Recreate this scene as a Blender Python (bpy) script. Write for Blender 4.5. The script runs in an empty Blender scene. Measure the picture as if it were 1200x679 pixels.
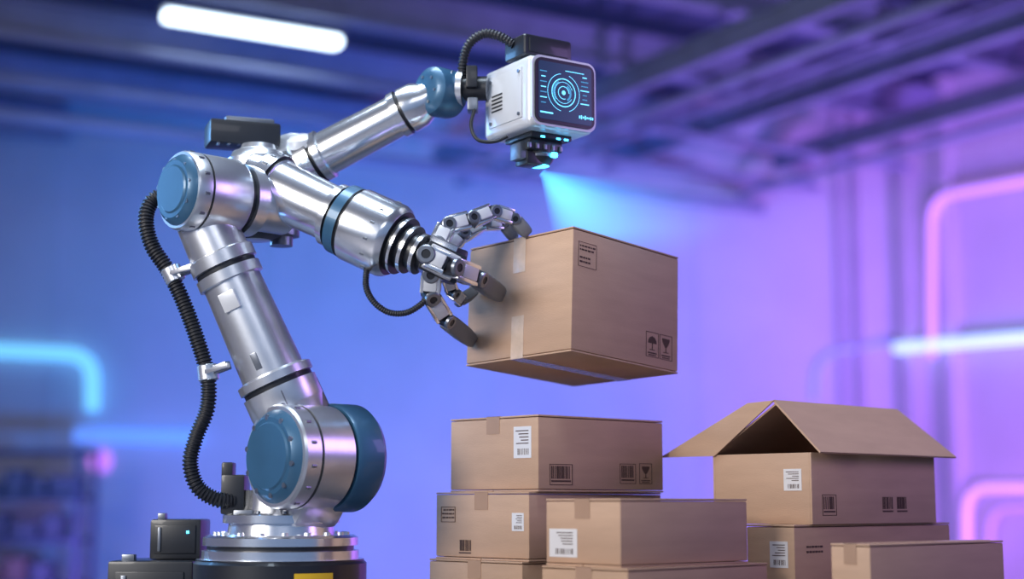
import bpy, bmesh, math, random
from mathutils import Vector, Matrix
random.seed(4)
scene = bpy.context.scene
try:
    scene.view_settings.view_transform = 'Standard'
    scene.view_settings.look = 'None'
except Exception as e:
    print(e)

# ------------------------------------------------------------------ camera
F = 1800.0
CAM = Vector((0, -4, 1.05))
PITCH = math.atan(250.5 / F)
fwd = Vector((0, math.cos(PITCH), math.sin(PITCH)))
upv = Vector((0, -math.sin(PITCH), math.cos(PITCH)))
S = 4.0 / F

def P(px, py, d):
    r = fwd + Vector((1, 0, 0)) * ((px - 600) / F) + upv * ((339.5 - py) / F)
    return CAM + r * (d / r.y)

def proj(p):
    v = p - CAM
    z = v.dot(fwd)
    return 600 + F * v.x / z, 339.5 - F * v.dot(upv) / z

cd = bpy.data.cameras.new("camera")
cam = bpy.data.objects.new("camera", cd)
scene.collection.objects.link(cam)
cam.location = CAM
cam.rotation_euler = (math.pi / 2 + PITCH, 0, 0)
cd.sensor_width = 36
cd.lens = 36 * F / 1200
cd.clip_end = 200
cd.dof.use_dof = True
cd.dof.focus_distance = 3.93
cd.dof.aperture_fstop = 1.0
scene.camera = cam

# ------------------------------------------------------------------ materials
def mat(name, col, rough=0.5, metal=0.0, emis=None, estr=0.0, bump=0.0, bscale=200.0, var=0.0, vscale=8.0, coat=0.0, stretch=None):
    m = bpy.data.materials.new(name)
    m.use_nodes = True
    nt = m.node_tree
    b = nt.nodes["Principled BSDF"]
    b.inputs["Base Color"].default_value = (*col, 1)
    b.inputs["Roughness"].default_value = rough
    b.inputs["Metallic"].default_value = metal
    b.inputs["Coat Weight"].default_value = coat
    if emis:
        b.inputs["Emission Color"].default_value = (*emis, 1)
        b.inputs["Emission Strength"].default_value = estr
    tc = nt.nodes.new("ShaderNodeTexCoord")
    src = tc.outputs["Object"]
    if stretch:
        mp = nt.nodes.new("ShaderNodeMapping")
        mp.inputs["Scale"].default_value = stretch
        nt.links.new(src, mp.inputs["Vector"])
        src = mp.outputs["Vector"]
    if var > 0:
        n = nt.nodes.new("ShaderNodeTexNoise")
        n.inputs["Scale"].default_value = vscale
        n.inputs["Detail"].default_value = 6
        nt.links.new(src, n.inputs["Vector"])
        r = nt.nodes.new("ShaderNodeValToRGB")
        r.color_ramp.elements[0].position = 0.3
        r.color_ramp.elements[1].position = 0.7
        r.color_ramp.elements[0].color = (*[c * (1 - var) for c in col], 1)
        r.color_ramp.elements[1].color = (*[min(1, c * (1 + var)) for c in col], 1)
        nt.links.new(n.outputs["Fac"], r.inputs["Fac"])
        nt.links.new(r.outputs["Color"], b.inputs["Base Color"])
    if bump > 0:
        n2 = nt.nodes.new("ShaderNodeTexNoise")
        n2.inputs["Scale"].default_value = bscale
        n2.inputs["Detail"].default_value = 3
        nt.links.new(src, n2.inputs["Vector"])
        bp = nt.nodes.new("ShaderNodeBump")
        bp.inputs["Strength"].default_value = bump
        bp.inputs["Distance"].default_value = 0.002
        nt.links.new(n2.outputs["Fac"], bp.inputs["Height"])
        nt.links.new(bp.outputs["Normal"], b.inputs["Normal"])
    return m

STEEL = mat("steel", (0.78, 0.80, 0.84), 0.30, 0.88, var=0.06, vscale=14, bump=0.05, bscale=60)
STEEL2 = mat("steel_polished", (0.84, 0.86, 0.90), 0.22, 0.92, var=0.04, vscale=20)
STEELD = mat("steel_dark", (0.24, 0.26, 0.30), 0.35, 0.85, var=0.1)
TEAL = mat("steel_blue_paint", (0.035, 0.115, 0.215), 0.40, 0.25, coat=0.3, var=0.08, vscale=10)
BLACK = mat("black_plastic", (0.012, 0.014, 0.02), 0.4, 0.0, coat=0.2, var=0.2)
RUBBER = mat("rubber", (0.012, 0.014, 0.022), 0.5, bump=0.1)
GREYTIP = mat("grey_rubber", (0.17, 0.175, 0.19), 0.5, bump=0.2)
WHITE = mat("white_shell", (0.64, 0.66, 0.70), 0.32, 0.15, coat=0.3, var=0.03)
CARD = mat("cardboard", (0.48, 0.305, 0.205), 0.78, bump=0.25, bscale=90, var=0.07, vscale=5, stretch=(1, 1, 6))
CARD2 = mat("cardboard_worn", (0.43, 0.27, 0.175), 0.8, bump=0.25, bscale=90, var=0.09, vscale=5, stretch=(1, 1, 6))
TAPE = mat("brown_tape", (0.40, 0.25, 0.17), 0.3, coat=0.3, var=0.05)
CLEAR = mat("clear_tape", (0.60, 0.45, 0.35), 0.16, coat=0.8, bump=0.5, bscale=35, var=0.12, vscale=30)
INK = mat("printed_ink", (0.07, 0.035, 0.025), 0.8, var=0.1)
PAPER = mat("paper_label", (0.66, 0.63, 0.63), 0.6, var=0.03)
YEL = mat("yellow_label", (0.8, 0.5, 0.02), 0.5, var=0.03)
CYAN = mat("cyan_led", (0.1, 0.6, 0.9), 0.4, emis=(0.06, 0.55, 1.0), estr=5)
HUD = mat("hud_glow", (0.02, 0.1, 0.2), 0.4, emis=(0.15, 0.65, 1.0), estr=1.9)
HUDD = mat("hud_dim", (0.02, 0.08, 0.15), 0.4, emis=(0.05, 0.30, 0.55), estr=1.0)
SCREEN = mat("screen_glass", (0.003, 0.01, 0.03), 0.25, emis=(0.004, 0.025, 0.065), estr=1.0)
GLOSSB = mat("screen_surround", (0.006, 0.007, 0.01), 0.3)

# ------------------------------------------------------------------ mesh helpers
def link(o, parent=None):
    scene.collection.objects.link(o)
    if parent is not None:
        o.parent = parent
    return o

def empty(name, loc=(0, 0, 0)):
    e = bpy.data.objects.new(name, None)
    e.empty_display_size = 0.1
    scene.collection.objects.link(e)
    return e

def finish(bm, name, mats, parent, smooth=True, angle=32):
    bmesh.ops.recalc_face_normals(bm, faces=bm.faces[:])
    me = bpy.data.meshes.new(name)
    bm.to_mesh(me)
    bm.free()
    for m in (mats if isinstance(mats, (list, tuple)) else [mats]):
        me.materials.append(m)
    if smooth:
        me.shade_smooth()
        me.set_sharp_from_angle(angle=math.radians(angle))
    return link(bpy.data.objects.new(name, me), parent)

def basis(z, hint=Vector((0, 0, 1))):
    z = z.normalized()
    if abs(z.dot(hint)) > 0.98:
        hint = Vector((1, 0, 0))
    x = hint.cross(z).normalized()
    y = z.cross(x)
    return x, y, z

def lathe(name, p0, axis, prof, mats, parent, seg=64, k=S):
    """prof: (s, r[, mat_of_band_that_follows]) in units of k metres"""
    x, y, z = basis(axis)
    bm = bmesh.new()
    rings = []
    for pr in prof:
        s, r = pr[0] * k, pr[1] * k
        c = p0 + z * s
        if r < 1e-5:
            rings.append([bm.verts.new(c)])
        else:
            rings.append([bm.verts.new(c + (x * math.cos(2 * math.pi * i / seg) + y * math.sin(2 * math.pi * i / seg)) * r) for i in range(seg)])
    for a in range(len(rings) - 1):
        mi = prof[a][2] if len(prof[a]) > 2 else 0
        A, B = rings[a], rings[a + 1]
        for i in range(seg):
            j = (i + 1) % seg
            if len(A) == 1 and len(B) == 1:
                continue
            if len(A) == 1:
                f = bm.faces.new((A[0], B[i], B[j]))
            elif len(B) == 1:
                f = bm.faces.new((A[i], A[j], B[0]))
            else:
                f = bm.faces.new((A[i], A[j], B[j], B[i]))
            f.material_index = mi
    for R in (rings[0], rings[-1]):
        if len(R) > 1:
            bm.faces.new(R)
    return finish(bm, name, mats, parent)

def bolts(name, c, axis, R, n, r, h, m, parent, k=S, ph=0.2):
    x, y, z = basis(axis)
    bm = bmesh.new()
    for q in range(n):
        a = ph + 2 * math.pi * q / n
        o = c + (x * math.cos(a) + y * math.sin(a)) * R * k
        lo = []; hi = []
        for i in range(10):
            t = 2 * math.pi * i / 10
            dv = (x * math.cos(t) + y * math.sin(t)) * r * k
            lo.append(bm.verts.new(o + dv - z * h * k))
            hi.append(bm.verts.new(o + dv * 0.9 + z * h * k))
        bm.faces.new(hi)
        bm.faces.new(lo)
        for i in range(10):
            j = (i + 1) % 10
            bm.faces.new((lo[i], lo[j], hi[j], hi[i]))
    return finish(bm, name, m, parent)

def rbox(name, c, size, m, parent=None, rot=None, bev=0.004, seg=2):
    bm = bmesh.new()
    bmesh.ops.create_cube(bm, size=1)
    for v in bm.verts:
        v.co = Vector((v.co.x * size[0], v.co.y * size[1], v.co.z * size[2]))
    if bev > 0:
        bmesh.ops.bevel(bm, geom=bm.edges[:], offset=min(bev, min(size) * 0.45), segments=seg, profile=0.6, affect='EDGES')
    M = Matrix.Translation(c)
    if rot is not None:
        M = M @ rot.to_4x4()
    bmesh.ops.transform(bm, matrix=M, verts=bm.verts[:])
    return finish(bm, name, m, parent)

def rotm(x, y, z):
    return Matrix((x, y, z)).transposed()

def segbox(name, p0, p1, w, h, m, parent, hint=Vector((0, -1, 0)), bev=0.003, ext=0.0):
    """box running from p0 to p1; w across, h along hint"""
    z = (p1 - p0).normalized()
    x = hint.cross(z).normalized()
    y = z.cross(x)
    L = (p1 - p0).length + ext
    return rbox(name, (p0 + p1) / 2, (w, h, L), m, parent, rotm(x, y, z), bev)

def quadslab(name, pts, th, m, parent):
    a, b, c, d = pts
    n = (b - a).cross(d - a).normalized() * th
    bm = bmesh.new()
    v = [bm.verts.new(p) for p in pts] + [bm.verts.new(p + n) for p in pts]
    bm.faces.new(v[:4]); bm.faces.new(v[4:][::-1])
    for i in range(4):
        j = (i + 1) % 4
        bm.faces.new((v[i], v[j], v[4 + j], v[4 + i]))
    return finish(bm, name, m, parent, smooth=False)

def catmull(pts, n=14):
    out = []
    P_ = [pts[0] * 2 - pts[1]] + pts + [pts[-1] * 2 - pts[-2]]
    for i in range(1, len(P_) - 2):
        a, b, c, d = P_[i - 1:i + 3]
        for k in range(n):
            t = k / n
            out.append(0.5 * ((2 * b) + (c - a) * t + (2 * a - 5 * b + 4 * c - d) * t * t + (3 * b - a - 3 * c + d) * t ** 3))
    out.append(pts[-1])
    return out

def hose(name, pts, r, m, parent, ribbed=True, pitch=0.009, seg=20, smooth=True):
    raw = catmull(pts) if smooth else pts
    step = pitch / 4 if ribbed else 0.01
    path = [raw[0]]; acc = 0
    for a, b in zip(raw, raw[1:]):
        L = (b - a).length
        if L < 1e-9: continue
        pos = step - acc
        while pos < L:
            path.append(a + (b - a) * (pos / L)); pos += step
        acc = (acc + L) % step
    bm = bmesh.new()
    t = (path[1] - path[0]).normalized()
    x, y, _ = basis(t)
    prev = None
    for i, p in enumerate(path):
        t = (path[min(i + 1, len(path) - 1)] - path[max(i - 1, 0)]).normalized()
        x = (x - t * x.dot(t)).normalized()
        y = t.cross(x)
        rr = r * (1.0 if (not ribbed) else (1.08, 1.08, 0.84, 0.84)[i % 4])
        ring = [bm.verts.new(p + (x * math.cos(2 * math.pi * j / seg) + y * math.sin(2 * math.pi * j / seg)) * rr) for j in range(seg)]
        if prev:
            for j in range(seg):
                k = (j + 1) % seg
                bm.faces.new((prev[j], prev[k], ring[k], ring[j]))
        else:
            bm.faces.new(ring)
        prev = ring
    bm.faces.new(prev)
    return finish(bm, name, m, parent, angle=60)

# ------------------------------------------------------------------ room shell
U = Vector((0.863, 0.505, 0)); V = Vector((-0.505, 0.863, 0))
WALL = mat("painted_wall", (0.60, 0.60, 0.66), 0.85, var=0.05, vscale=1.2, bump=0.1, bscale=12)
FLOORM = mat("concrete_floor", (0.22, 0.22, 0.25), 0.35, var=0.15, vscale=1.5)
CEILM = mat("ceiling_panels", (0.08, 0.11, 0.20), 0.8, var=0.2, vscale=1.0)
BEAMM = mat("painted_steel_beam", (0.30, 0.33, 0.48), 0.5, 0.15, var=0.1, vscale=3)
PIPEM = mat("painted_pipe", (0.42, 0.42, 0.50), 0.6, 0.0, var=0.08, vscale=3)
TOPZ = 5.9
corner = Vector((4.5, 14, 0))
rbox("floor", Vector((4, 3.5, -0.1)), (27, 22, 0.2), FLOORM, bev=0)
rbox("ceiling", Vector((4, 3.5, TOPZ + 0.1)), (27, 22, 0.2), CEILM, bev=0)
rbox("wall_back", Vector((-2.3, 14.1, TOPZ / 2)), (13.8, 0.2, TOPZ), WALL, bev=0)
rbox("wall_left", Vector((-9.1, 3.5, TOPZ / 2)), (0.2, 21, TOPZ), WALL, bev=0)
mid = corner + Vector((0.505, -0.863, 0)) * 12 + Vector((0.863, 0.505, 0)) * 0.1
rbox("wall_right", Vector((mid.x, mid.y, TOPZ / 2)), (0.2, 24, TOPZ), WALL, rot=Matrix.Rotation(math.atan2(0.505, 0.863), 3, 'Z'), bev=0)
NR = Vector((-0.863, -0.505, 0))
def on_back(px, py, off=0.1):
    return P(px, py, 18 - off)
def on_right(px, py, off=0.24):
    r = fwd + Vector((1, 0, 0)) * ((px - 600) / F) + upv * ((339.5 - py) / F)
    q = corner + NR * off
    t = (q - CAM).dot(NR) / r.dot(NR)
    return CAM + r * t

cols = empty("wall_columns")
for s, w in ((0.35, 0.22), (1.0, 0.16), (3.6, 0.2), (6.5, 0.2)):
    q = corner + Vector((0.505, -0.863, 0)) * s + NR * 0.09
    rbox("column", Vector((q.x, q.y, TOPZ / 2)), (0.16, w, TOPZ - 0.02), WALL, cols, rot=Matrix.Rotation(math.atan2(0.505, 0.863), 3, 'Z'), bev=0.01)
for x, r in ((4.05, 0.05), (3.85, 0.035)):
    lathe("riser_pipe", Vector((x, 13.9, 0)), Vector((0, 0, 1)), [(0, r), (TOPZ - 0.01, r)], PIPEM, cols, seg=16, k=1)
for x in (-8, -5.4, -2.8, -0.2, 2.2):
    rbox("panel_batten", Vector((x, 13.985, TOPZ / 2)), (0.05, 0.03, TOPZ - 0.02), WALL, cols, bev=0)

# roof steelwork
roof = empty("roof_steelwork")
def inside(p, xmin=-8.7):
    return xmin < p.x and 2.5 < p.y < 13.6 and (p - corner).dot(NR) > 0.35
def ibeam(o, dr, z, w, h):
    ts = [t * 0.1 for t in range(-250, 250) if inside(o + dr * (t * 0.1))]
    if len(ts) < 5: return
    a = o + dr * ts[0]; b = o + dr * ts[-1]
    a.z = b.z = z
    up = Vector((0, 0, 1))
    segbox("beam_web", a, b, w * 0.18, h, BEAMM, roof, hint=up, bev=0)
    for s in (-1, 1):
        segbox("beam_flange", a + up * s * h / 2, b + up * s * h / 2, w, h * 0.12, BEAMM, roof, hint=up, bev=0)
for k in range(-3, 6):
    ibeam(Vector((0, 10, 0)) + V * k * 1.9, U, 5.45, 0.18, 0.34)
for k in range(0, 5):
    ibeam(Vector((0, 10, 0)) + U * (k * 1.7 + 1.0), V, 5.0, 0.12, 0.22)
for k, z, r in ((0.9, 4.75, 0.05), (1.2, 4.78, 0.03), (2.9, 4.6, 0.05)):
    o = Vector((0, 10, 0)) + U * k * 1.4
    ts = [t * 0.1 for t in range(-250, 250) if inside(o + V * (t * 0.1))]
    a = o + V * ts[0]; b = o + V * ts[-1]; a.z = b.z = z
    lathe("conduit", a, b - a, [(0, r), ((b - a).length, r)], BEAMM, roof, seg=16, k=1)
for k, z, r in ((0.45, 4.85, .05), (1.3, 4.7, .05), (1.6, 4.45, .07)):
    o = Vector((0, 10, 0)) + V * k
    ts = [t * 0.1 for t in range(-250, 250) if inside(o + U * (t * 0.1))]
    a = o + U * ts[0]; b = o + U * ts[-1]; a.z = b.z = z
    lathe("conduit", a, b - a, [(0, r), ((b - a).length, r)], BEAMM, roof, seg=16, k=1)

# hanging tube fixture
fix = empty("ceiling_lamp")
LAMP = mat("lamp_diffuser", (0.9, 0.95, 1), 0.5, emis=(0.72, 0.88, 1.0), estr=5.0)
a = P(192, 18, 12.5); b = P(398, 54, 13.3); b.z = a.z
segbox("diffuser", a, b, 0.17, 0.09, LAMP, fix, hint=Vector((0, 0, 1)), bev=0.04)
segbox("housing", a + Vector((0, 0, 0.075)), b + Vector((0, 0, 0.075)), 0.2, 0.06, STEELD, fix, hint=Vector((0, 0, 1)), ext=0.05)
for t in (0.2, 0.8):
    q = a.lerp(b, t)
    lathe("rod", q + Vector((0, 0, 0.1)), Vector((0, 0, 1)), [(0, 0.012), (TOPZ - q.z - 0.1, 0.012)], STEELD, fix, seg=8, k=1)

# neon lines mounted on the walls
def neon(name, pts, fn, r, col, st):
    m = mat(name + "_glass", col, 0.4, emis=col, estr=st)
    W = [fn(*p) for p in pts]
    path = [W[0]]
    for i in range(1, len(W) - 1):
        p, q, s = W[i - 1], W[i], W[i + 1]
        rr = min(0.3, (p - q).length / 2, (s - q).length / 2)
        A = q + (p - q).normalized() * rr; B = q + (s - q).normalized() * rr
        for t in range(9):
            t /= 8
            path.append(A * (1 - t) ** 2 + q * 2 * t * (1 - t) + B * t * t)
    path.append(W[-1])
    return hose(name, path, r, m, None, ribbed=False, seg=12, smooth=False)
neon("neon_strip", [(-60, 408), (108, 416), (108, 482)], on_back, 0.085, (0.22, 0.70, 1.0), 0.85)
neon("neon_strip", [(88, 510), (235, 513)], on_back, 0.09, (0.16, 0.36, 1.0), 0.75)
neon("neon_strip", [(1300, 195), (1092, 232), (1092, 420)], on_right, 0.05, (0.66, 0.32, 1.0), 0.85)
neon("neon_strip", [(1300, 572), (1133, 572), (1133, 700)], on_right, 0.05, (0.85, 0.42, 1.0), 0.75)
neon("neon_strip", [(1300, 596), (1160, 596), (1160, 660)], on_right, 0.03, (0.6, 0.3, 1.0), 0.7)
neon("neon_strip", [(1050, 408), (1300, 388)], on_right, 0.065, (0.50, 0.72, 1.0), 1.2)
neon("neon_strip", [(955, 470), (958, 416), (1044, 402)], on_back, 0.04, (0.30, 0.30, 1.0), 0.6)
DOT = mat("round_lamp_glass", (0.8, 0.25, 0.9), 0.4, emis=(0.75, 0.25, 0.9), estr=0.8)
lathe("wall_lamp", on_back(118, 541, 0.0), Vector((0, -1, 0)), [(0, 0.13), (0.06, 0.13), (0.1, 0.09), (0.11, 0)], DOT, None, seg=32, k=1)

# storage rack at left
rack = empty("storage_rack")
RK = mat("rack_steel", (0.08, 0.09, 0.16), 0.6, 0.2, var=0.1)
BIN = mat("storage_bin", (0.22, 0.13, 0.12), 0.7, var=0.1)
BIN2 = mat("storage_bin_grey", (0.10, 0.11, 0.15), 0.7, var=0.1)
x0, x1, y0, y1 = -5.6, -4.25, 11.2, 11.8
for x in (x0, x1):
    for y in (y0, y1):
        rbox("upright", Vector((x, y, 0.8)), (0.05, 0.05, 1.6), RK, rack, bev=0)
for z in (0.25, 0.68, 1.1, 1.55):
    rbox("shelf", Vector(((x0 + x1) / 2, (y0 + y1) / 2, z)), (x1 - x0, y1 - y0, 0.05), RK, rack, bev=0)
    x = x0 + 0.1
    while x < x1 - 0.25 and z < 1.4:
        w = random.uniform(0.15, 0.3); h = random.uniform(0.12, 0.26)
        rbox("bin", Vector((x + w / 2, y0 + 0.25, z + 0.025 + h / 2)), (w, 0.35, h), random.choice([BIN, BIN2]), rack, bev=0.02)
        x += w + 0.05

# ------------------------------------------------------------------ work bench
TZ = 0.72
bench = empty("workbench")
BT = mat("bench_top", (0.08, 0.09, 0.11), 0.4, 0.2, var=0.15)
rbox("top", Vector((0.15, 0.05, TZ - 0.03)), (2.9, 1.5, 0.06), BT, bench, bev=0.008)
for x in (-1.2, 0.15, 1.5):
    for y in (-0.6, 0.7):
        rbox("leg", Vector((x, y, (TZ - 0.06) / 2)), (0.08, 0.08, TZ - 0.06), STEELD, bench, bev=0.006)
for y in (-0.6, 0.7):
    rbox("rail", Vector((0.15, y, 0.2)), (2.62, 0.05, 0.06), STEELD, bench, bev=0.004)

# ------------------------------------------------------------------ cartons
def wsolve(o, d, tpx):
    lo, hi = 0.01, 1.5
    s = 1 if tpx > proj(o)[0] else -1
    for _ in range(40):
        m = (lo + hi) / 2
        if (proj(o + d * m)[0] - tpx) * s > 0: hi = m
        else: lo = m
    return lo

class Carton:
    def __init__(self, name, o, rot, wr, wl, h, m=CARD, opened=False):
        self.e = empty(name)
        self.M = Matrix.Translation(o) @ rot.to_4x4()
        self.wr, self.wl, self.h = wr, wl, h
        self.rot = rot
        th = 0.006
        if not opened:
            self.blk("body", (0, 0, th), (wr, wl, h - th), m, 0.0035)
            g = 0.0012
            for nm, z0 in (("flap_top", h - th + 0.0015), ("flap_bottom", 0)):
                self.blk(nm, (0.0, 0.0, z0), (wr, wl / 2 - g, z0 + th - 0.0015), m, 0.001)
                self.blk(nm, (0.0, wl / 2 + g, z0), (wr, wl, z0 + th - 0.0015), m, 0.001)
        else:
            self.blk("side", (0, 0, 0), (wr, th, h), m, 0.001)
            self.blk("side", (0, wl - th, 0), (wr, wl, h), m, 0.001)
            self.blk("side", (0, th, 0), (th, wl - th, h), m, 0.001)
            self.blk("side", (wr - th, th, 0), (wr, wl - th, h), m, 0.001)
            self.blk("bottom", (th, th, 0), (wr - th, wl - th, th), m, 0)
    def blk(self, nm, a, b, m, bev=0.0):
        a = Vector(a); b = Vector(b)
        s = b - a
        bm = bmesh.new()
        bmesh.ops.create_cube(bm, size=1)
        for v in bm.verts:
            v.co = Vector((v.co.x * s.x, v.co.y * s.y, v.co.z * s.z)) + (a + b) / 2
        if bev > 0:
            bmesh.ops.bevel(bm, geom=bm.edges[:], offset=bev, segments=2, profile=0.5, affect='EDGES')
        o = finish(bm, nm, m, self.e)
        o.matrix_world = self.M
        return o
    def dec(self, face, u0, u1, v0, v1, m, nm="print", t=0.0009, d0=0.0):
        """u metres from near corner, v metres from the bottom"""
        if face == 'R': self.blk(nm, (u0, -t, v0), (u1, -d0 + 0.0003, v1), m)
        if face == 'L': self.blk(nm, (-t, u0, v0), (-d0 + 0.0003, u1, v1), m)
        if face == 'B': self.blk(nm, (u0, v0, -t), (u1, v1, 0.0003), m)
        if face == 'T': self.blk(nm, (u0, v0, self.h - 0.0003), (u1, v1, self.h + t), m)
    def tape(self, m=TAPE, w=0.05, drop=0.045, bottom=False):
        c = self.wl / 2
        self.dec('T', -0.0009, self.wr, c - w / 2, c + w / 2, m, "tape")
        self.dec('L', c - w / 2, c + w / 2, self.h - drop, self.h + 0.0009, m, "tape")
        if bottom:
            self.dec('B', -0.0009, self.wr, c - w / 2, c + w / 2, m, "tape")
            self.dec('L', c - w / 2, c + w / 2, -0.0009, drop * 1.2, m, "tape")
    def label(self, face, u0, u1, v0, v1):
        self.dec(face, u0, u1, v0, v1, PAPER, "label")
        w = u1 - u0; h = v1 - v0
        for i in range(5):
            y = v1 - h * (0.12 + 0.1 * i)
            self.dec(face, u0 + w * 0.15, u0 + w * random.uniform(0.5, 0.88), y - h * 0.03, y, INK, t=0.0014)
        for i in range(9):
            x = u0 + w * (0.15 + 0.075 * i)
            self.dec(face, x, x + w * random.choice([0.02, 0.04]), v0 + h * 0.1, v0 + h * 0.3, INK, t=0.0014)
    def barcode(self, face, u0, u1, v0, v1, n=11, frame=False):
        w = u1 - u0
        if frame: self.frame(face, u0 - 0.006, u1 + 0.006, v0 - 0.008, v1 + 0.005)
        for i in range(n):
            x = u0 + w * i / n
            self.dec(face, x, x + w / n * random.choice([0.35, 0.6, 0.75]), v0 + (v1 - v0) * 0.2, v1, INK)
        self.dec(face, u0, u1, v0, v0 + (v1 - v0) * 0.1, INK)
    def frame(self, face, u0, u1, v0, v1, t=0.0015):
        self.dec(face, u0, u1, v0, v0 + t, INK); self.dec(face, u0, u1, v1 - t, v1, INK)
        self.dec(face, u0, u0 + t, v0, v1, INK); self.dec(face, u1 - t, u1, v0, v1, INK)
    def textlines(self, face, u0, u1, v0, v1, n=4):
        for i in range(n):
            y = v0 + (v1 - v0) * (i + 0.5) / n
            x = u0
            while x < u1 - 0.006:
                w = random.uniform(0.004, 0.012)
                self.dec(face, x, min(x + w, u1), y, y + (v1 - v0) / n * 0.4, INK)
                x += w + 0.003
    def icon(self, u0, v0, w, h, kind):
        self.frame('R', u0, u0 + w, v0, v0 + h)
        c = u0 + w / 2
        for i in range(10):
            t = i / 9
            if kind == 0:
                ww = w * 0.33 * math.sqrt(max(0.02, 1 - t * t))
                self.dec('R', c - ww, c + ww, v0 + h * (0.55 + 0.028 * i), v0 + h * (0.585 + 0.028 * i), INK)
            else:
                ww = w * 0.08 + w * 0.22 * math.sin(t * math.pi / 2)
                self.dec('R', c - ww, c + ww, v0 + h * (0.5 + 0.035 * i), v0 + h * (0.54 + 0.035 * i), INK)
        self.dec('R', c - w * 0.03, c + w * 0.03, v0 + h * 0.3, v0 + h * 0.56, INK)
        self.dec('R', c - w * 0.2, c + w * 0.2, v0 + h * 0.28, v0 + h * 0.31, INK)
        self.dec('R', u0 + w * 0.15, u0 + w * 0.85, v0 + h * 0.14, v0 + h * 0.19, INK)
        self.dec('R', u0 + w * 0.2, u0 + w * 0.8, v0 + h * 0.06, v0 + h * 0.10, INK)

def carton(name, npx, lpx, rpx, d, zt, zb, beta=44, m=CARD, opened=False):
    b = math.radians(beta)
    o = P(npx, 600, d); o.z = (zt + zb) / 2
    R = Vector((math.cos(b), math.sin(b), 0)); L = Vector((-math.sin(b), math.cos(b), 0))
    wr = wsolve(o, R, rpx); wl = wsolve(o, L, lpx)
    o.z = zb
    return Carton(name, o, Matrix.Rotation(b, 3, 'Z'), wr, wl, zt - zb, m, opened)

D = carton("cardboard_box", 612, 503, 770, 3.86, 0.905, TZ, 44, CARD2)
D.tape(); D.textlines('L', D.wl - 0.09, D.wl - 0.02, 0.06, 0.10)
B = carton("cardboard_box", 620, 511, 775, 3.87, 1.078, 0.9055, 45)
B.tape(); B.frame('L', B.wl - 0.075, B.wl - 0.02, 0.095, 0.135); B.textlines('L', B.wl - 0.07, B.wl - 0.025, 0.1, 0.13, 3)
B.barcode('L', B.wl - 0.135, B.wl - 0.09, 0.015, 0.05)
B.label('L', 0.018, 0.06, 0.075, 0.12)
A = carton("cardboard_box", 631, 528, 777, 3.88, 1.272, 1.0785, 43)
A.tape(); A.label('L', 0.025, 0.09, 0.085, 0.165)
A.barcode('R', 0.045, 0.115, 0.025, 0.065, frame=True)
A.barcode('R', 0.305, 0.355, 0.03, 0.07, 8, frame=True); A.icon(0.375, 0.022, 0.05, 0.055, 1)
E = carton("cardboard_box", 735, 635, 900, 3.46, 0.905, TZ, 44, CARD2)
E.tape()
C = carton("cardboard_box", 727, 640, 876, 3.49, 1.060, 0.9055, 42)
C.tape(); C.label('L', C.wl - 0.105, C.wl - 0.012, 0.02, 0.085)
G = carton("cardboard_box", 930, 876, 1115, 3.86, 0.996, TZ, 44, CARD2)
G.label('L', 0.02, 0.075, 0.17, 0.235)
G.textlines('R', 0.05, 0.12, 0.2, 0.225, 2)
Fb = carton("open_cardboard_box", 952, 836, 1096, 3.9, 1.177, 0.9965, 44, CARD, opened=True)
Fb.label('L', 0.03, 0.085, 0.085, 0.14)
Fb.barcode('R', 0.05, 0.10, 0.03, 0.07, 6, frame=True); Fb.barcode('R', 0.32, 0.37, 0.03, 0.07, 8); Fb.barcode('R', 0.39, 0.44, 0.03, 0.07, 8)
H = carton("cardboard_box", 1018, 975, 1178, 3.5, 0.958, TZ, 42)
H.tape(w=0.035)
def loc(c, x, y, z): return c.M @ Vector((x, y, z))
h = Fb.h; wr = Fb.wr; wl = Fb.wl
quadslab("flap_front", [loc(Fb, -0.012, -0.035, h - 0.003), loc(Fb, wr + 0.055, -0.035, h - 0.003), loc(Fb, wr, 0.115, h + 0.135), loc(Fb, 0.0, 0.115, h + 0.135)], 0.005, CARD, Fb.e)
quadslab("flap_side", [loc(Fb, -0.006, wl + 0.175, h - 0.003), loc(Fb, -0.002, wl - 0.01, h - 0.003), loc(Fb, 0.002, 0.108, h + 0.137), loc(Fb, -0.002, 0.19, h + 0.133)], 0.005, CARD, Fb.e)
quadslab("flap_rear", [loc(Fb, 0.0, wl, h), loc(Fb, wr, wl, h), loc(Fb, wr, 0.11, h + 0.13), loc(Fb, 0.006, 0.11, h + 0.13)], 0.005, CARD2, Fb.e)

# the held carton
b = math.radians(45)
rot = Matrix.Rotation(math.radians(1.6), 3, 'Y') @ Matrix.Rotation(math.radians(-4.6), 3, 'X') @ Matrix.Rotation(b, 3, 'Z')
HW = 0.326
top = P(672, 265, 3.88)
R_ = rot @ Vector((1, 0, 0)); L_ = rot @ Vector((0, 1, 0)); Z_ = rot @ Vector((0, 0, 1))
wr = wsolve(top, R_, 795); wl = wsolve(top, L_, 551)
X = Carton("held_cardboard_box", top - Z_ * HW, rot, wr, wl, HW, CARD)
X.tape(CLEAR, w=0.045, drop=0.095, bottom=True)
X.frame('R', 0.02, 0.09, HW - 0.10, HW - 0.035, 0.0009); X.textlines('R', 0.026, 0.085, HW - 0.062, HW - 0.042, 2); X.textlines('R', 0.026, 0.07, HW - 0.095, HW - 0.072, 2)
X.icon(wr - 0.135, 0.03, 0.052, 0.068, 0); X.icon(wr - 0.078, 0.03, 0.052, 0.068, 1)

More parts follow.
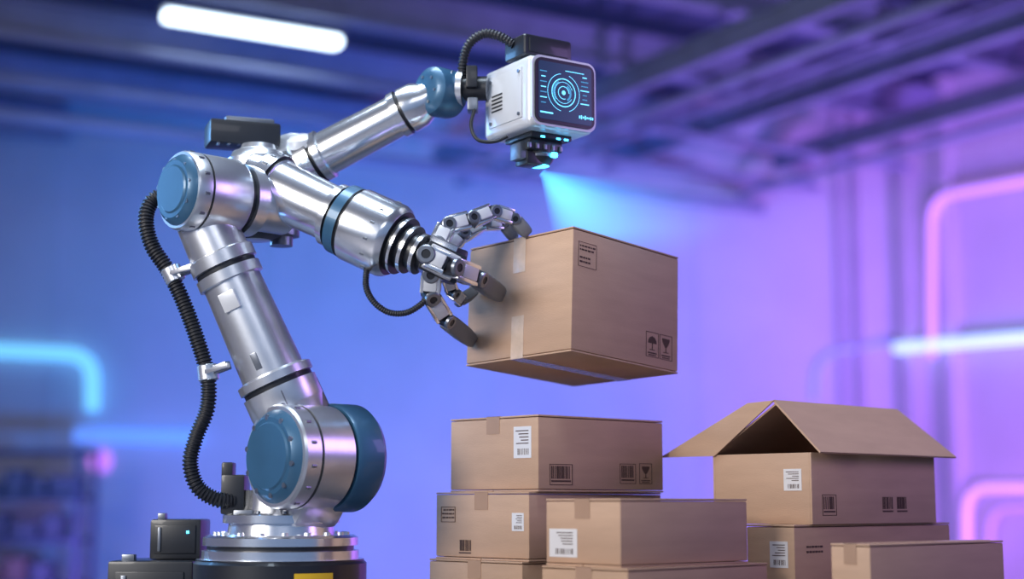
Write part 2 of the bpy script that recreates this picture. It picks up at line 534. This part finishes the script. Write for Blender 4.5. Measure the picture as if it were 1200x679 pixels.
# ------------------------------------------------------------------ robot arm
bot = empty("robotic_arm")
AX = Vector((0.72, 0.69, 0)).normalized()
Z = Vector((0, 0, 1))
def zpix(py, d=4.0): return P(330, py, d).z
bc = P(330, 600, 4.0)
def zz(py): return (zpix(py) - TZ) / S
bprof = [(0, 101, 1), (zz(712), 101, 1), (zz(710), 99, 1), (zz(660), 99, 1), (zz(657), 96, 1), (zz(655), 96, 0), (zz(655), 90, 0), (zz(645), 90, 0), (zz(644), 84, 1), (zz(640), 84, 0), (zz(639), 89, 0), (zz(630), 89, 0), (zz(627), 84, 0),
         (zz(627), 62, 0), (zz(614), 60, 0), (zz(613), 67, 0), (zz(604), 67, 0), (zz(602), 64, 0), (zz(602), 50, 0), (zz(592), 46, 0), (zz(575), 46, 0)]
lathe("pedestal", Vector((bc.x, bc.y, TZ)), Z, bprof, [STEEL2, BLACK], bot, seg=96)
bolts("pedestal_bolts", Vector((bc.x, bc.y, zpix(626.6))), Z, 75, 18, 4.2, 3, STEEL, bot)
bolts("pedestal_bolts_upper", Vector((bc.x, bc.y, zpix(601.6))), Z, 57, 12, 3, 2.5, STEELD, bot)
bm = bmesh.new(); prev = None
for i in range(13):
    a = math.radians(-73 + i * 2.2)
    o = Vector((bc.x + math.cos(a) * 100.5 * S, bc.y + math.sin(a) * 100.5 * S, 0))
    cur = (bm.verts.new(o + Z * 0.84), bm.verts.new(o + Z * 0.880))
    if prev: bm.faces.new((prev[0], cur[0], cur[1], prev[1]))
    prev = cur
finish(bm, "warning_label", YEL, bot)

# shoulder
c0 = P(317, 535, 3.80)
cmid = c0 + AX * 68 * S
segbox("yoke", cmid - Z * 15 * S, Vector((cmid.x * .5 + bc.x * .5, cmid.y * .5 + bc.y * .5, zpix(598))), 0.16, 0.14, STEEL, bot, hint=-AX, bev=0.02)
lathe("shoulder_joint", c0, AX, [(-5, 0, 1), (-5, 36, 1), (-3, 38, 1), (-3, 43, 1), (0, 47, 1), (6, 52, 0), (6, 56, 0), (9, 58, 0), (28, 58, 2), (28, 55, 2), (31, 55, 0), (31, 58.5, 0), (74, 58.5, 2), (74, 55, 2), (78, 55, 1), (78, 60, 1), (82, 62, 1), (112, 62, 1), (119, 57, 1), (122, 44, 1), (122, 0)], [STEEL, TEAL, BLACK], bot, seg=96)
bolts("shoulder_bolts", c0 - AX * 1.5 * S, AX, 43.5, 10, 3.2, 1.6, STEELD, bot)
bolts("shoulder_side_bolts", c0 + AX * 18 * S, AX, 57.5, 14, 2.2, 3, STEELD, bot)
# lower link
l0 = P(350, 505, 3.93); l1 = P(236, 250, 3.89)
lathe("lower_link", l0, l1 - l0, [(0, 36), (16, 40), (28, 43), (30, 44), (54, 44, 1), (55, 41, 1), (60, 41), (61, 44.5), (70, 44.5), (73, 37), (188, 34), (189, 38.5), (201, 38.5, 1), (202, 35.5, 1), (207, 35.5), (208, 39), (222, 39), (224, 35), (282, 33)], [STEEL, BLACK], bot, seg=72)
ld = (l1 - l0).normalized()
for s, w, hh, m_ in ((165, 20, 22, WHITE), (90, 8, 20, STEELD)):
    c = l0 + ld * s * S
    n = (Vector((-0.25, -1, 0)) - ld * Vector((-0.25, -1, 0)).dot(ld)).normalized()
    rbox("service_plate", c + n * 35 * S, (w * S, hh * S, 5 * S), m_, bot, rotm(ld.cross(n).normalized() * -1, ld, n), 0.002)
segbox("link_bracket", l0 + ld * 5 * S, l0 + ld * 52 * S, 70 * S, 60 * S, STEELD, bot, hint=Vector((-0.7, -0.7, 0)), bev=0.012)
# elbow
c1 = P(205, 222, 3.80)
lathe("elbow_joint", c1, AX, [(-5, 0, 1), (-5, 26, 1), (-3.5, 28, 1), (-3.5, 33, 1), (0, 38, 1), (5, 41, 0), (5, 44, 0), (8, 45.5, 0), (22, 45.5, 2), (22, 43, 2), (25, 43, 0), (25, 45.5, 0), (74, 45.5, 0), (78, 43, 2), (78, 37, 2), (87, 37, 0), (87, 42, 0), (102, 42, 0), (106, 34, 0), (150, 34, 0)], [STEEL, TEAL, BLACK], bot, seg=80)
bolts("elbow_bolts", c1 - AX * 1.5 * S, AX, 33.5, 9, 2.6, 1.5, STEELD, bot)
bolts("elbow_side_bolts", c1 + AX * 15 * S, AX, 45, 12, 2, 3, STEELD, bot)
hc = P(302, 222, 4.06)
rbox("elbow_casting", hc, (0.14, 0.15, 0.17), STEEL, bot, rot=Matrix.Rotation(math.radians(44), 3, 'Z') @ Matrix.Rotation(math.radians(10), 3, 'Y'), bev=0.04, seg=5)
lathe("casting_turret", P(300, 282, 4.08), P(303, 165, 4.08) - P(300, 282, 4.08), [(0, 18, 1), (6, 30, 1), (14, 32), (24, 37), (34, 37), (36, 33), (84, 33), (86, 38), (98, 38), (101, 34), (108, 31), (112, 22), (118, 20)], [STEEL, BLACK], bot)
lathe("turret_foot", P(330, 268, 4.14), Z * -1, [(0, 22), (10, 22), (11, 14), (22, 14)], [STEELD], bot)
# forearm with hand
a0 = P(296, 209, 4.02); a1 = P(506, 304, 3.86)
ad = (a1 - a0).normalized()
k1 = (a1 - a0).length / 230
lathe("forearm", a0, ad, [(0, 30), (16, 33), (17, 37), (31, 37, 1), (31.5, 34, 1), (34, 34), (35, 32), (106, 30), (107, 34.5), (114, 34.5, 1), (115, 32, 1), (118, 32, 2), (119, 38, 2), (131, 38.5, 1), (132, 36, 1), (135, 36), (136, 40), (180, 40), (184, 38.5), (188, 35, 1), (188, 30, 1), (193, 30), (193, 31), (196, 31, 1), (196, 24, 1), (202, 24), (202, 26), (206, 26, 1), (207, 20, 1), (213, 20), (214, 22), (218, 22, 1), (219, 15, 1), (226, 15)], [STEEL2, BLACK, TEAL], bot, seg=80, k=k1)
bolts("wrist_bolts", a0 + ad * 186.5 * k1, ad, 33.5, 12, 1.9, 1.2, STEELD, bot, k=k1)
bolts("forearm_side_bolts", a0 + ad * 170 * k1, ad, 39.5, 14, 1.6, 2.2, STEELD, bot, k=k1)
bolts("forearm_bolts", a0 + ad * 24 * k1, ad, 36.5, 16, 2, 2.5, STEELD, bot, k=k1)
# hand
pc = a1
hx = ad
hint = Vector((0.1, -1, 0.05))
hy = (hint - hx * hint.dot(hx)).normalized()
segbox("palm_core", pc - hx * 0.01, P(540, 315, 3.90), 0.082, 0.075, BLACK, bot, hint=hy, bev=0.010)
segbox("palm_block", P(497, 296, 3.86), P(528, 310, 3.87), 0.092, 0.06, STEEL2, bot, hint=hy, bev=0.006)
segbox("palm_plate", P(500, 299, 3.81), P(534, 316, 3.82), 0.066, 0.026, WHITE, bot, hint=hy, bev=0.005)
segbox("palm_plate_rim", P(497, 298, 3.825), P(540, 318, 3.84), 0.078, 0.018, BLACK, bot, hint=hy, bev=0.004)
bolts("palm_bolts", P(516, 308, 3.797), hy, 9, 4, 1.8, 1.5, STEELD, bot)

def finger(name, pts, w, tipm=GREYTIP, side=None):
    n = len(pts) - 1
    for i in range(n):
        p, q = pts[i], pts[i + 1]
        z = (q - p).normalized()
        hn = side or Vector((0, -1, 0))
        hn = (hn - z * hn.dot(z)).normalized()
        ww = w * (1 - 0.07 * i)
        last = i == n - 1
        L = (q - p).length
        a = p + z * L * 0.12; b_ = q - z * (L * 0.14 if not last else 0)
        if last:
            x = hn.cross(z).normalized()
            bm = bmesh.new()
            rings = []
            for t, sx, sy in ((0, .9, .85), (0.06, 1.05, 1), (0.6, 1.05, 1), (0.85, .95, .9), (0.97, .75, .72), (1.0, .6, .6)):
                c = a.lerp(b_, t)
                ring = []
                for k in range(20):
                    an = 2 * math.pi * k / 20
                    cx = math.copysign(abs(math.cos(an)) ** 0.35, math.cos(an)); cy = math.copysign(abs(math.sin(an)) ** 0.35, math.sin(an))
                    ring.append(bm.verts.new(c + x * cx * ww * .5 * sx + hn * cy * ww * .5 * sy))
                rings.append(ring)
            bm.faces.new(rings[0]); bm.faces.new(rings[-1])
            for r0, r1 in zip(rings, rings[1:]):
                for k in range(20):
                    j = (k + 1) % 20
                    bm.faces.new((r0[k], r0[j], r1[j], r1[k]))
            finish(bm, name + "_tip", tipm, bot, angle=40)
        else:
            segbox(name + "_core", a, b_, ww * 0.74, ww * 0.76, BLACK, bot, hint=hn, bev=0.002)
            x = hn.cross(z).normalized()
            for s in (-1, 1):
                segbox(name + "_plate", a.lerp(b_, -0.05) + x * s * ww * 0.42, b_ + x * s * ww * 0.42, ww * 0.2, ww * 0.92, STEEL2, bot, hint=hn, bev=0.002)
            segbox(name + "_shell", a.lerp(b_, 0.14) + hn * ww * 0.42, a.lerp(b_, 0.86) + hn * ww * 0.42, ww * 0.66, ww * 0.24, WHITE, bot, hint=hn, bev=0.003)
        lathe(name + "_knuckle", p - hn * ww * 0.62, hn, [(0, ww * .34), (ww * .05, ww * .38, 0), (ww * 0.25, ww * 0.44, 1), (ww * 0.98, ww * 0.44, 0), (ww * 1.02, ww * .46, 0), (ww * 1.18, ww * .44, 0), (ww * 1.22, ww * .38, 0), (ww * 1.22, ww * .22, 1), (ww * 1.17, ww * 0.2, 1), (ww * 1.17, 0)], [STEELD, BLACK], bot, seg=24, k=1)

finger("index_finger", [P(512, 290, 3.88), P(524, 265, 3.90), P(552, 258, 3.92), P(578, 248, 3.95), P(602, 256, 3.98), P(619, 275, 4.00)], 0.048)
finger("middle_finger", [P(520, 296, 3.95), P(541, 276, 3.98), P(566, 262, 4.02), P(590, 262, 4.05), P(604, 280, 4.05)], 0.042)
finger("ring_finger", [P(500, 300, 3.80), P(528, 313, 3.80), P(558, 325, 3.89), P(586, 346, 4.035)], 0.054)
finger("thumb", [P(506, 320, 3.86), P(504, 346, 3.88), P(521, 374, 3.94), P(553, 400, 4.11)], 0.050)
finger("little_finger", [P(522, 320, 3.95), P(530, 342, 3.99), P(540, 352, 4.05), P(556, 342, 4.11)], 0.034)

# rear boom carrying the scanner
w0 = P(500, 105, 4.03)
wmid = w0 + AX * 22 * S
r0 = P(352, 196, 4.16); r1 = wmid
rd = (r1 - r0).normalized()
rl = (r1 - r0).length / S + 30
lathe("rear_boom", r0 - rd * 30 * S, rd, [(0, 27), (34, 28), (35, 33), (52, 33, 1), (53, 29, 1), (56, 29), (57, 32), (66, 32), (68, 28), (rl - 62, 26), (rl - 61, 29), (rl - 52, 29, 1), (rl - 51, 26.5, 1), (rl - 48, 26.5), (rl - 47, 29), (rl - 30, 28), (rl - 20, 23), (rl, 20)], [STEEL2, BLACK], bot, seg=64)
lathe("boom_base", P(345, 200, 4.30), Vector((0.1, -1, 0.1)), [(0, 34), (40, 34), (44, 30), (60, 30), (62, 22)], [STEEL], bot)
lathe("boom_knuckle_cap", P(352, 168, 4.12), Vector((-0.2, -0.5, 1)), [(-14, 18), (0, 18), (6, 16), (10, 10), (11, 0)], [WHITE], bot, seg=40)
rbox("servo_motor", P(284, 160, 4.16), (88 * S, 0.11, 30 * S), BLACK, bot, rot=Matrix.Rotation(math.radians(20), 3, 'Z'), bev=0.01)
rbox("servo_cover", P(290, 146, 4.18), (62 * S, 0.09, 10 * S), STEELD, bot, rot=Matrix.Rotation(math.radians(20), 3, 'Z'), bev=0.008)
for q in range(5):
    rbox("servo_fin", P(256 + q * 12, 160, 4.10 + q * 0.01), (3 * S, 0.02, 22 * S), STEELD, bot, rot=Matrix.Rotation(math.radians(20), 3, 'Z'), bev=0.001)
lathe("boom_wrist", w0, AX, [(-2, 0), (-2, 18), (0, 24), (5, 29), (12, 30.5), (34, 30.5), (42, 28), (48, 20), (50, 0)], [TEAL], bot, seg=64)
bolts("boom_wrist_bolts", w0 - AX * 1 * S, AX, 17, 6, 2, 2, STEELD, bot)
lathe("wrist_neck", P(520, 104, 4.06), P(575, 104, 4.04) - P(520, 104, 4.06), [(0, 22), (12, 22, 1), (12, 18, 1), (18, 18), (18, 22), (25, 22, 1), (25, 15, 1), (55, 15)], [STEEL, BLACK], bot)
rbox("neck_bracket", P(553, 92, 4.02), (0.03, 0.05, 0.06), BLACK, bot, bev=0.004)
rbox("neck_bracket", P(554, 124, 4.02), (0.028, 0.05, 0.035), STEELD, bot, bev=0.004)

# scanner head
bh = math.radians(33)
Rh = Vector((math.cos(bh), math.sin(bh), 0)); Lh = Vector((-math.sin(bh), math.cos(bh), 0))
rh = Matrix.Rotation(bh, 3, 'Z')
nt_ = P(621, 62, 3.88); nb = P(621, 146, 3.88)
hh = nt_.z - nb.z
wR = wsolve(nb, Rh, 697); wL = wsolve(nb, Lh, 566)
hctr = nb + Rh * wR / 2 + Lh * wL / 2; hctr.z = (nt_.z + nb.z) / 2
rbox("scanner_shell", hctr, (wR, wL, hh), WHITE, bot, rh, 0.022, 5)
def hp(u, v, off):
    q = nb + Rh * u
    q.z = (hctr.z - hh / 2) + v
    return q + (Rh.cross(Z)) * off
nS = Rh.cross(Z).normalized()
def rpanel(name, c, w, h_, r, th, m):
    bm = bmesh.new()
    pts = []
    for cx, cz, a0_ in ((w / 2 - r, h_ / 2 - r, 0), (-w / 2 + r, h_ / 2 - r, 90), (-w / 2 + r, -h_ / 2 + r, 180), (w / 2 - r, -h_ / 2 + r, 270)):
        for k in range(7):
            a = math.radians(a0_ + 15 * k)
            pts.append((cx + r * math.cos(a), cz + r * math.sin(a)))
    f = [bm.verts.new(c + Rh * p[0] + Z * p[1] + nS * th) for p in pts]
    bk = [bm.verts.new(c + Rh * p[0] + Z * p[1]) for p in pts]
    bm.faces.new(f); bm.faces.new(bk)
    for i in range(len(pts)):
        j = (i + 1) % len(pts)
        bm.faces.new((f[i], f[j], bk[j], bk[i]))
    return finish(bm, name, m, bot, smooth=False)
sc = hp(wR / 2, hh / 2, 0.0)
rpanel("screen_rim", sc - nS * 0.004, wR - 0.004, hh - 0.004, 0.026, 0.012, WHITE)
sc = sc + nS * 0.008
rpanel("screen_frame", sc, wR - 0.018, hh - 0.018, 0.022, 0.004, GLOSSB)
rpanel("screen", sc + nS * 0.004, wR - 0.038, hh - 0.036, 0.008, 0.001, SCREEN)
s0 = sc + nS * 0.0055
def sring(c, r, w, m, a0_=0, a1_=360, nm="hud_ring"):
    bm = bmesh.new(); n = 48; prev = None
    for i in range(n + 1):
        a = math.radians(a0_ + (a1_ - a0_) * i / n)
        d = Rh * math.cos(a) + Z * math.sin(a)
        cur = (bm.verts.new(c + d * r), bm.verts.new(c + d * (r + w)))
        if prev: bm.faces.new((prev[0], prev[1], cur[1], cur[0]))
        prev = cur
    return finish(bm, nm, m, bot, smooth=False)
cc = s0 + Rh * -0.006
sring(cc, 0.036, 0.0026, HUD); sring(cc, 0.028, 0.0012, HUD, 20, 330); sring(cc, 0.050, 0.0014, HUD, 100, 260); sring(cc, 0.050, 0.0014, HUD, -70, 70)
sring(cc, 0.016, 0.0018, HUD, 0, 290); sring(cc, 0.0, 0.006, HUD); sring(cc, 0.0295, 0.005, HUDD, 120, 220); sring(cc, 0.019, 0.006, HUDD, -60, 60)
for i in range(7):
    rbox("hud_line", s0 + Rh * (-0.070) + Z * (0.050 - i * 0.014), (random.uniform(0.012, 0.022), 0.0006, 0.0026), HUD if i % 2 else HUDD, bot, rh, 0)
    rbox("hud_line", s0 + Rh * (0.062) + Z * (0.050 - i * 0.012), (random.uniform(0.012, 0.03), 0.0006, 0.0026), HUD if i % 3 == 0 else HUDD, bot, rh, 0)
for i in range(8):
    rbox("hud_bar", s0 + Rh * (0.045 + 0.006 * i) - Z * 0.058, (0.0035, 0.0006, random.uniform(0.004, 0.012)), HUD, bot, rh, 0)
rbox("hud_line", s0 + Rh * -0.06 - Z * 0.060, (0.04, 0.0006, 0.004), HUD, bot, rh, 0)
rbox("hud_line", s0 + Rh * 0.03 + Z * 0.060, (0.06, 0.0006, 0.0018), HUD, bot, rh, 0)
def lp(u, v, off):
    return Vector((nb.x, nb.y, hctr.z - hh / 2 + v)) + Lh * u - Rh * off
rbox("side_panel", lp(wL / 2, hh * 0.5, 0.0), (0.008, wL * 0.7, hh * 0.72), WHITE, bot, rh, 0.003)
for i in range(5):
    rbox("vent_slot", lp(wL * 0.66, hh * (0.36 + 0.055 * i), 0.004), (0.004, wL * 0.22, 0.004), BLACK, bot, rh, 0)
for u, v in ((0.2, 0.2), (0.2, 0.8), (0.8, 0.2), (0.8, 0.8)):
    lathe("side_screw", lp(wL * u, hh * v, 0.002), -Rh, [(0, 2.4), (2.5, 2.2), (2.5, 0)], STEELD, bot, seg=16)
tz = hctr.z + hh / 2
rbox("camera_pod_mount", Vector((hctr.x, hctr.y, tz + 0.008)), (0.11, 0.09, 0.03), STEELD, bot, rh, 0.004)
rbox("camera_pod", Vector((hctr.x, hctr.y, tz + 0.047)), (0.155, 0.10, 0.060), BLACK, bot, rh, 0.01, 3)
rbox("camera_pod_plate", Vector((hctr.x, hctr.y, tz + 0.047)) + nS * 0.05, (0.125, 0.008, 0.04), BLACK, bot, rh, 0.003)
bz = hctr.z - hh / 2
ec = Vector((hctr.x, hctr.y, bz))
rbox("emitter_plate", ec - Z * 0.006, (0.13, 0.13, 0.016), BLACK, bot, rh, 0.004)
rbox("emitter_block", ec - Z * 0.028 - Rh * 0.005, (0.105, 0.09, 0.032), BLACK, bot, rh, 0.005)
lathe("emitter_barrel", ec - Z * 0.03 , -Z, [(0, 21), (8, 21, 1), (9, 19, 1), (12, 19, 0), (16, 17), (21, 13, 2), (21.5, 10, 2), (21.5, 0)], [BLACK, STEELD, CYAN], bot, seg=40)
rbox("emitter_side_module", ec - Z * 0.045 - Rh * 0.055, (0.04, 0.05, 0.045), STEELD, bot, rh, 0.004)
rbox("emitter_side_block", ec - Z * 0.062 - Rh * 0.03, (0.05, 0.06, 0.035), BLACK, bot, rh, 0.004)
for du, dv in ((0.045, 0.012), (0.02, 0.012), (-0.03, 0.012)):
    rbox("emitter_led", ec + Rh * du - Z * dv + nS * 0.066, (0.012, 0.004, 0.005), CYAN, bot, rh, 0.001)
rbox("emitter_led", ec + Rh * 0.02 - Z * 0.052 + nS * 0.045, (0.018, 0.014, 0.014), CYAN, bot, rh, 0.004)
for i in range(5):
    rbox("emitter_pin", ec + Rh * (-0.06 + i * 0.025) - Z * 0.034 + nS * 0.047, (0.009, 0.006, 0.014), STEELD, bot, rh, 0.001)

hose("scanner_hose", [P(544, 104, 4.04), P(542, 78, 4.03), P(549, 53, 4.02), P(566, 40, 4.01), P(584, 42, 4.0), P(602, 52, 4.0)], 5.6 * S, RUBBER, bot)
hose("signal_cable", [P(556, 128, 4.0), P(552, 148, 3.99), P(560, 164, 3.98), P(580, 166, 3.98), P(598, 158, 3.98)], 2.2 * S, RUBBER, bot, ribbed=False)
hose("power_hose", [P(196, 226, 3.93), P(178, 236, 3.93), P(171, 258, 3.92), P(178, 288, 3.92), P(196, 316, 3.92), P(213, 350, 3.92), P(230, 395, 3.92), P(243, 440, 3.92), P(243, 478, 3.92), P(230, 512, 3.92), P(223, 542, 3.92), P(231, 570, 3.92), P(252, 585, 3.93), P(276, 588, 3.95)], 8.6 * S, RUBBER, bot)
hose("wrist_hose", [P(430, 312, 3.88), P(429, 336, 3.87), P(438, 354, 3.86), P(455, 366, 3.86), P(475, 367, 3.86), P(492, 358, 3.86), P(505, 345, 3.87)], 3.6 * S, RUBBER, bot, pitch=0.006)
def clamp(px, py, qx, qy, ax):
    c = P(px, py, 3.92)
    lathe("hose_clamp", c - ax * 9 * S, ax, [(0, 11), (1, 12), (17, 12), (18, 11)], STEEL, bot, seg=32)
    segbox("clamp_arm", c, P(qx, qy, 3.90), 10 * S, 12 * S, STEELD, bot, bev=0.003)
    segbox("clamp_screw", c + Vector((0, -0.028, 0)), P(qx, qy, 3.86), 5 * S, 6 * S, STEEL, bot, bev=0.002)
clamp(203, 322, 232, 312, (P(213, 350, 3.92) - P(196, 316, 3.92)).normalized())
clamp(244, 437, 268, 428, (P(243, 470, 3.92) - P(238, 420, 3.92)).normalized())
rbox("valve_block", P(276, 580, 3.98), (0.06, 0.09, 0.10), BLACK, bot, bev=0.006)
rbox("valve_block", P(268, 556, 4.0), (0.03, 0.05, 0.06), BLACK, bot, bev=0.005)
rbox("valve_cap", P(287, 606, 3.93), (0.05, 0.06, 0.035), STEELD, bot, bev=0.005)

# control boxes on the bench
def ctrl(name, x0p, x1p, ytp, d, zb, dep):
    e = empty(name)
    a_ = P(x0p, ytp, d); b_ = P(x1p, ytp, d)
    zt = a_.z
    w = b_.x - a_.x
    c = Vector(((a_.x + b_.x) / 2, a_.y + dep / 2, (zt + zb) / 2))
    rbox("case", c, (w, dep, zt - zb), BLACK, e, bev=0.008)
    rbox("face_plate", c + Vector((0, -dep / 2 - 0.002, 0)), (w * 0.8, 0.006, (zt - zb) * 0.7), BLACK, e, bev=0.002)
    rbox("side_rib", c + Vector((-w * 0.3, -dep / 2 - 0.006, 0)), (w * 0.06, 0.006, (zt - zb) * 0.6), STEELD, e, bev=0.002)
    rbox("connector", Vector((c.x - w * 0.3, c.y - dep * 0.3, zt + 0.006)), (w * 0.15, 0.03, 0.02), STEELD, e, bev=0.003)
    rbox("led", c + Vector((w * 0.25, -dep / 2 - 0.006, (zt - zb) * 0.18)), (0.007, 0.004, 0.007), CYAN, e, bev=0.001)
    return zt
z1 = ctrl("control_box", 126, 226, 658, 4.02, TZ, 0.24)
z2 = ctrl("power_supply_box", 176, 236, 609, 4.10, z1 + 0.001, 0.13)

# ------------------------------------------------------------------ lights
def area(name, loc_, target, sx, sy, col, e):
    l = bpy.data.lights.new(name, 'AREA'); l.shape = 'RECTANGLE'; l.size = sx; l.size_y = sy
    l.color = col; l.energy = e
    o = bpy.data.objects.new(name, l); scene.collection.objects.link(o)
    o.location = loc_
    o.rotation_euler = (Vector(target) - Vector(loc_)).to_track_quat('-Z', 'Y').to_euler()
    return o
def spot(name, loc_, target, ang, col, e, r=0.3, blend=1.0):
    l = bpy.data.lights.new(name, 'SPOT'); l.spot_size = math.radians(ang); l.spot_blend = blend
    l.color = col; l.energy = e; l.shadow_soft_size = r
    o = bpy.data.objects.new(name, l); scene.collection.objects.link(o)
    o.location = loc_
    o.rotation_euler = (Vector(target) - Vector(loc_)).to_track_quat('-Z', 'Y').to_euler()
    return o
area("key_softbox", (-3.6, -3.8, 3.0), (0, 0, 1.3), 2.4, 1.8, (1.0, 0.95, 0.90), 250)
area("front_fill", (0.6, -5.2, 3.9), (0, 0, 1.2), 2.5, 1.2, (0.95, 0.95, 1.0), 26)  # unseen fill added for brighter reflections on the robot
area("overhead_fill", (-0.6, -0.2, 4.3), (-0.2, 0.2, 1.2), 2.4, 0.8, (0.72, 0.86, 1.0), 110)  # area lamp added out of view to put highlights on the metal
area("violet_fill", (3.4, -0.6, 2.6), (0.3, 0, 1.2), 1.2, 1.6, (0.58, 0.36, 1.0), 32)  # side fill added to tint the right-hand faces violet
area("blue_rim", (-3.4, 1.6, 2.4), (-0.4, 0, 1.4), 1.0, 1.6, (0.2, 0.5, 1.0), 80)  # rim lamp added out of view, behind and left of the arm
spot("blue_wash", (-1.8, 4.0, 0.25), (-2.4, 14, 2.6), 70, (0.02, 0.24, 1.0), 2300)  # hidden floor spots, added to colour the back wall blue
spot("blue_wash", (0.0, 5.0, 0.25), (-0.2, 14, 2.7), 64, (0.03, 0.27, 1.0), 1200)
spot("violet_wash", (4.2, 4.0, 0.25), (6.4, 13, 2.4), 64, (0.42, 0.15, 1.0), 3200)  # hidden floor spots, added for the violet part of the wall gradient
spot("violet_wash", (2.6, 6.0, 0.25), (2.9, 14, 2.0), 62, (0.22, 0.11, 1.0), 700)
spot("violet_wash", (-0.2, 10.0, 0.2), (0.0, 14, 0.1), 115, (0.50, 0.20, 1.0), 300)
spot("violet_wash", (-4.0, 10.0, 0.2), (-4.0, 14, 0.2), 120, (0.34, 0.16, 1.0), 160)
spot("magenta_wash", (5.4, 6.0, 0.2), (6.6, 12, 1.9), 95, (0.75, 0.20, 1.0), 900)  # hidden spot added to turn the right wall pinker
spot("violet_roof_tint", (3.0, 7.0, 0.2), (3.2, 11, 5.5), 90, (0.45, 0.25, 1.0), 1300)  # hidden spot added to tint the roof steelwork violet
spot("blue_roof_tint", (-3.0, 7.0, 0.2), (-3.0, 12, 5.0), 90, (0.05, 0.25, 1.0), 260)  # its blue counterpart, added to tint the left roof
em = ec - Z * 0.085
spot("scanner_spot", em, X.M @ Vector((X.wr * 0.4, X.wl * 0.5, HW)), 75, (0.15, 0.55, 1.0), 12, r=0.01, blend=0.6)

# visible beam: self-glowing volume imitating lit haze, cut off at the carton top
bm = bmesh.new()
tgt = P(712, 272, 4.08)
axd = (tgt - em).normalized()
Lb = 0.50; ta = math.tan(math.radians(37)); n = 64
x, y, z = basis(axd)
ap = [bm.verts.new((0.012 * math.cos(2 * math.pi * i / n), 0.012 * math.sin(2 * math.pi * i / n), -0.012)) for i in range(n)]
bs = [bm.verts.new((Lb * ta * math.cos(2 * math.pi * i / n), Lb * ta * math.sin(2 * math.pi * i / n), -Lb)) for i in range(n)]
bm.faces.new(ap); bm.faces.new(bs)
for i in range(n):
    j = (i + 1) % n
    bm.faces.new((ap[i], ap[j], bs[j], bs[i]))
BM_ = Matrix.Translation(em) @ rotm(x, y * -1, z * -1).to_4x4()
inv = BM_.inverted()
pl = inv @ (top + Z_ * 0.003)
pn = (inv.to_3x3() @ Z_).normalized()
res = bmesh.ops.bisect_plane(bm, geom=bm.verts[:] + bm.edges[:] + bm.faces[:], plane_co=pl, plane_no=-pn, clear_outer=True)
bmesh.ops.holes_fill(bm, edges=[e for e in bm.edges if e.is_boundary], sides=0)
vm = bpy.data.materials.new("haze_glow"); vm.use_nodes = True
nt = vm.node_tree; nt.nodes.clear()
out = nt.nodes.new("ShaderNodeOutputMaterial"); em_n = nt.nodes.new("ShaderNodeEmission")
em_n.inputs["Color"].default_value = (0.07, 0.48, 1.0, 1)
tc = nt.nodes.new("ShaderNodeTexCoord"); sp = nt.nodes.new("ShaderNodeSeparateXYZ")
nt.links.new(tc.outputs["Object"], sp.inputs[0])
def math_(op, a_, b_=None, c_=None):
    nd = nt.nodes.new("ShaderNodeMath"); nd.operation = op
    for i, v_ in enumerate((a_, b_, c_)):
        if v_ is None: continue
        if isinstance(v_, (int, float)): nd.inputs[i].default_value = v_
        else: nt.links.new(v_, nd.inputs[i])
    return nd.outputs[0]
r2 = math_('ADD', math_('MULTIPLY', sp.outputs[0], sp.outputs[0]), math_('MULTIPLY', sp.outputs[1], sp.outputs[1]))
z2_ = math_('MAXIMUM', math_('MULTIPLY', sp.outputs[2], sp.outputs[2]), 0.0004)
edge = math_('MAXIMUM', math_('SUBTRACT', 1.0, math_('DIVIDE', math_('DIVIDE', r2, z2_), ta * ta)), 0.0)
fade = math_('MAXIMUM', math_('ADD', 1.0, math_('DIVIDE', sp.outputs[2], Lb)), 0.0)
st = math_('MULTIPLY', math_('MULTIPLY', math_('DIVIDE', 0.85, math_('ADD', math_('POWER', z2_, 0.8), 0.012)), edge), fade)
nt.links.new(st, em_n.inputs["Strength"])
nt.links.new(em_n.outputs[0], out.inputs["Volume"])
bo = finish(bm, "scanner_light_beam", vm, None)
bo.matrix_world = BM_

# ambient
w = bpy.data.worlds.new("world"); scene.world = w; w.use_nodes = True
w.node_tree.nodes["Background"].inputs[0].default_value = (0.18, 0.29, 0.52, 1)
w.node_tree.nodes["Background"].inputs[1].default_value = 0.75
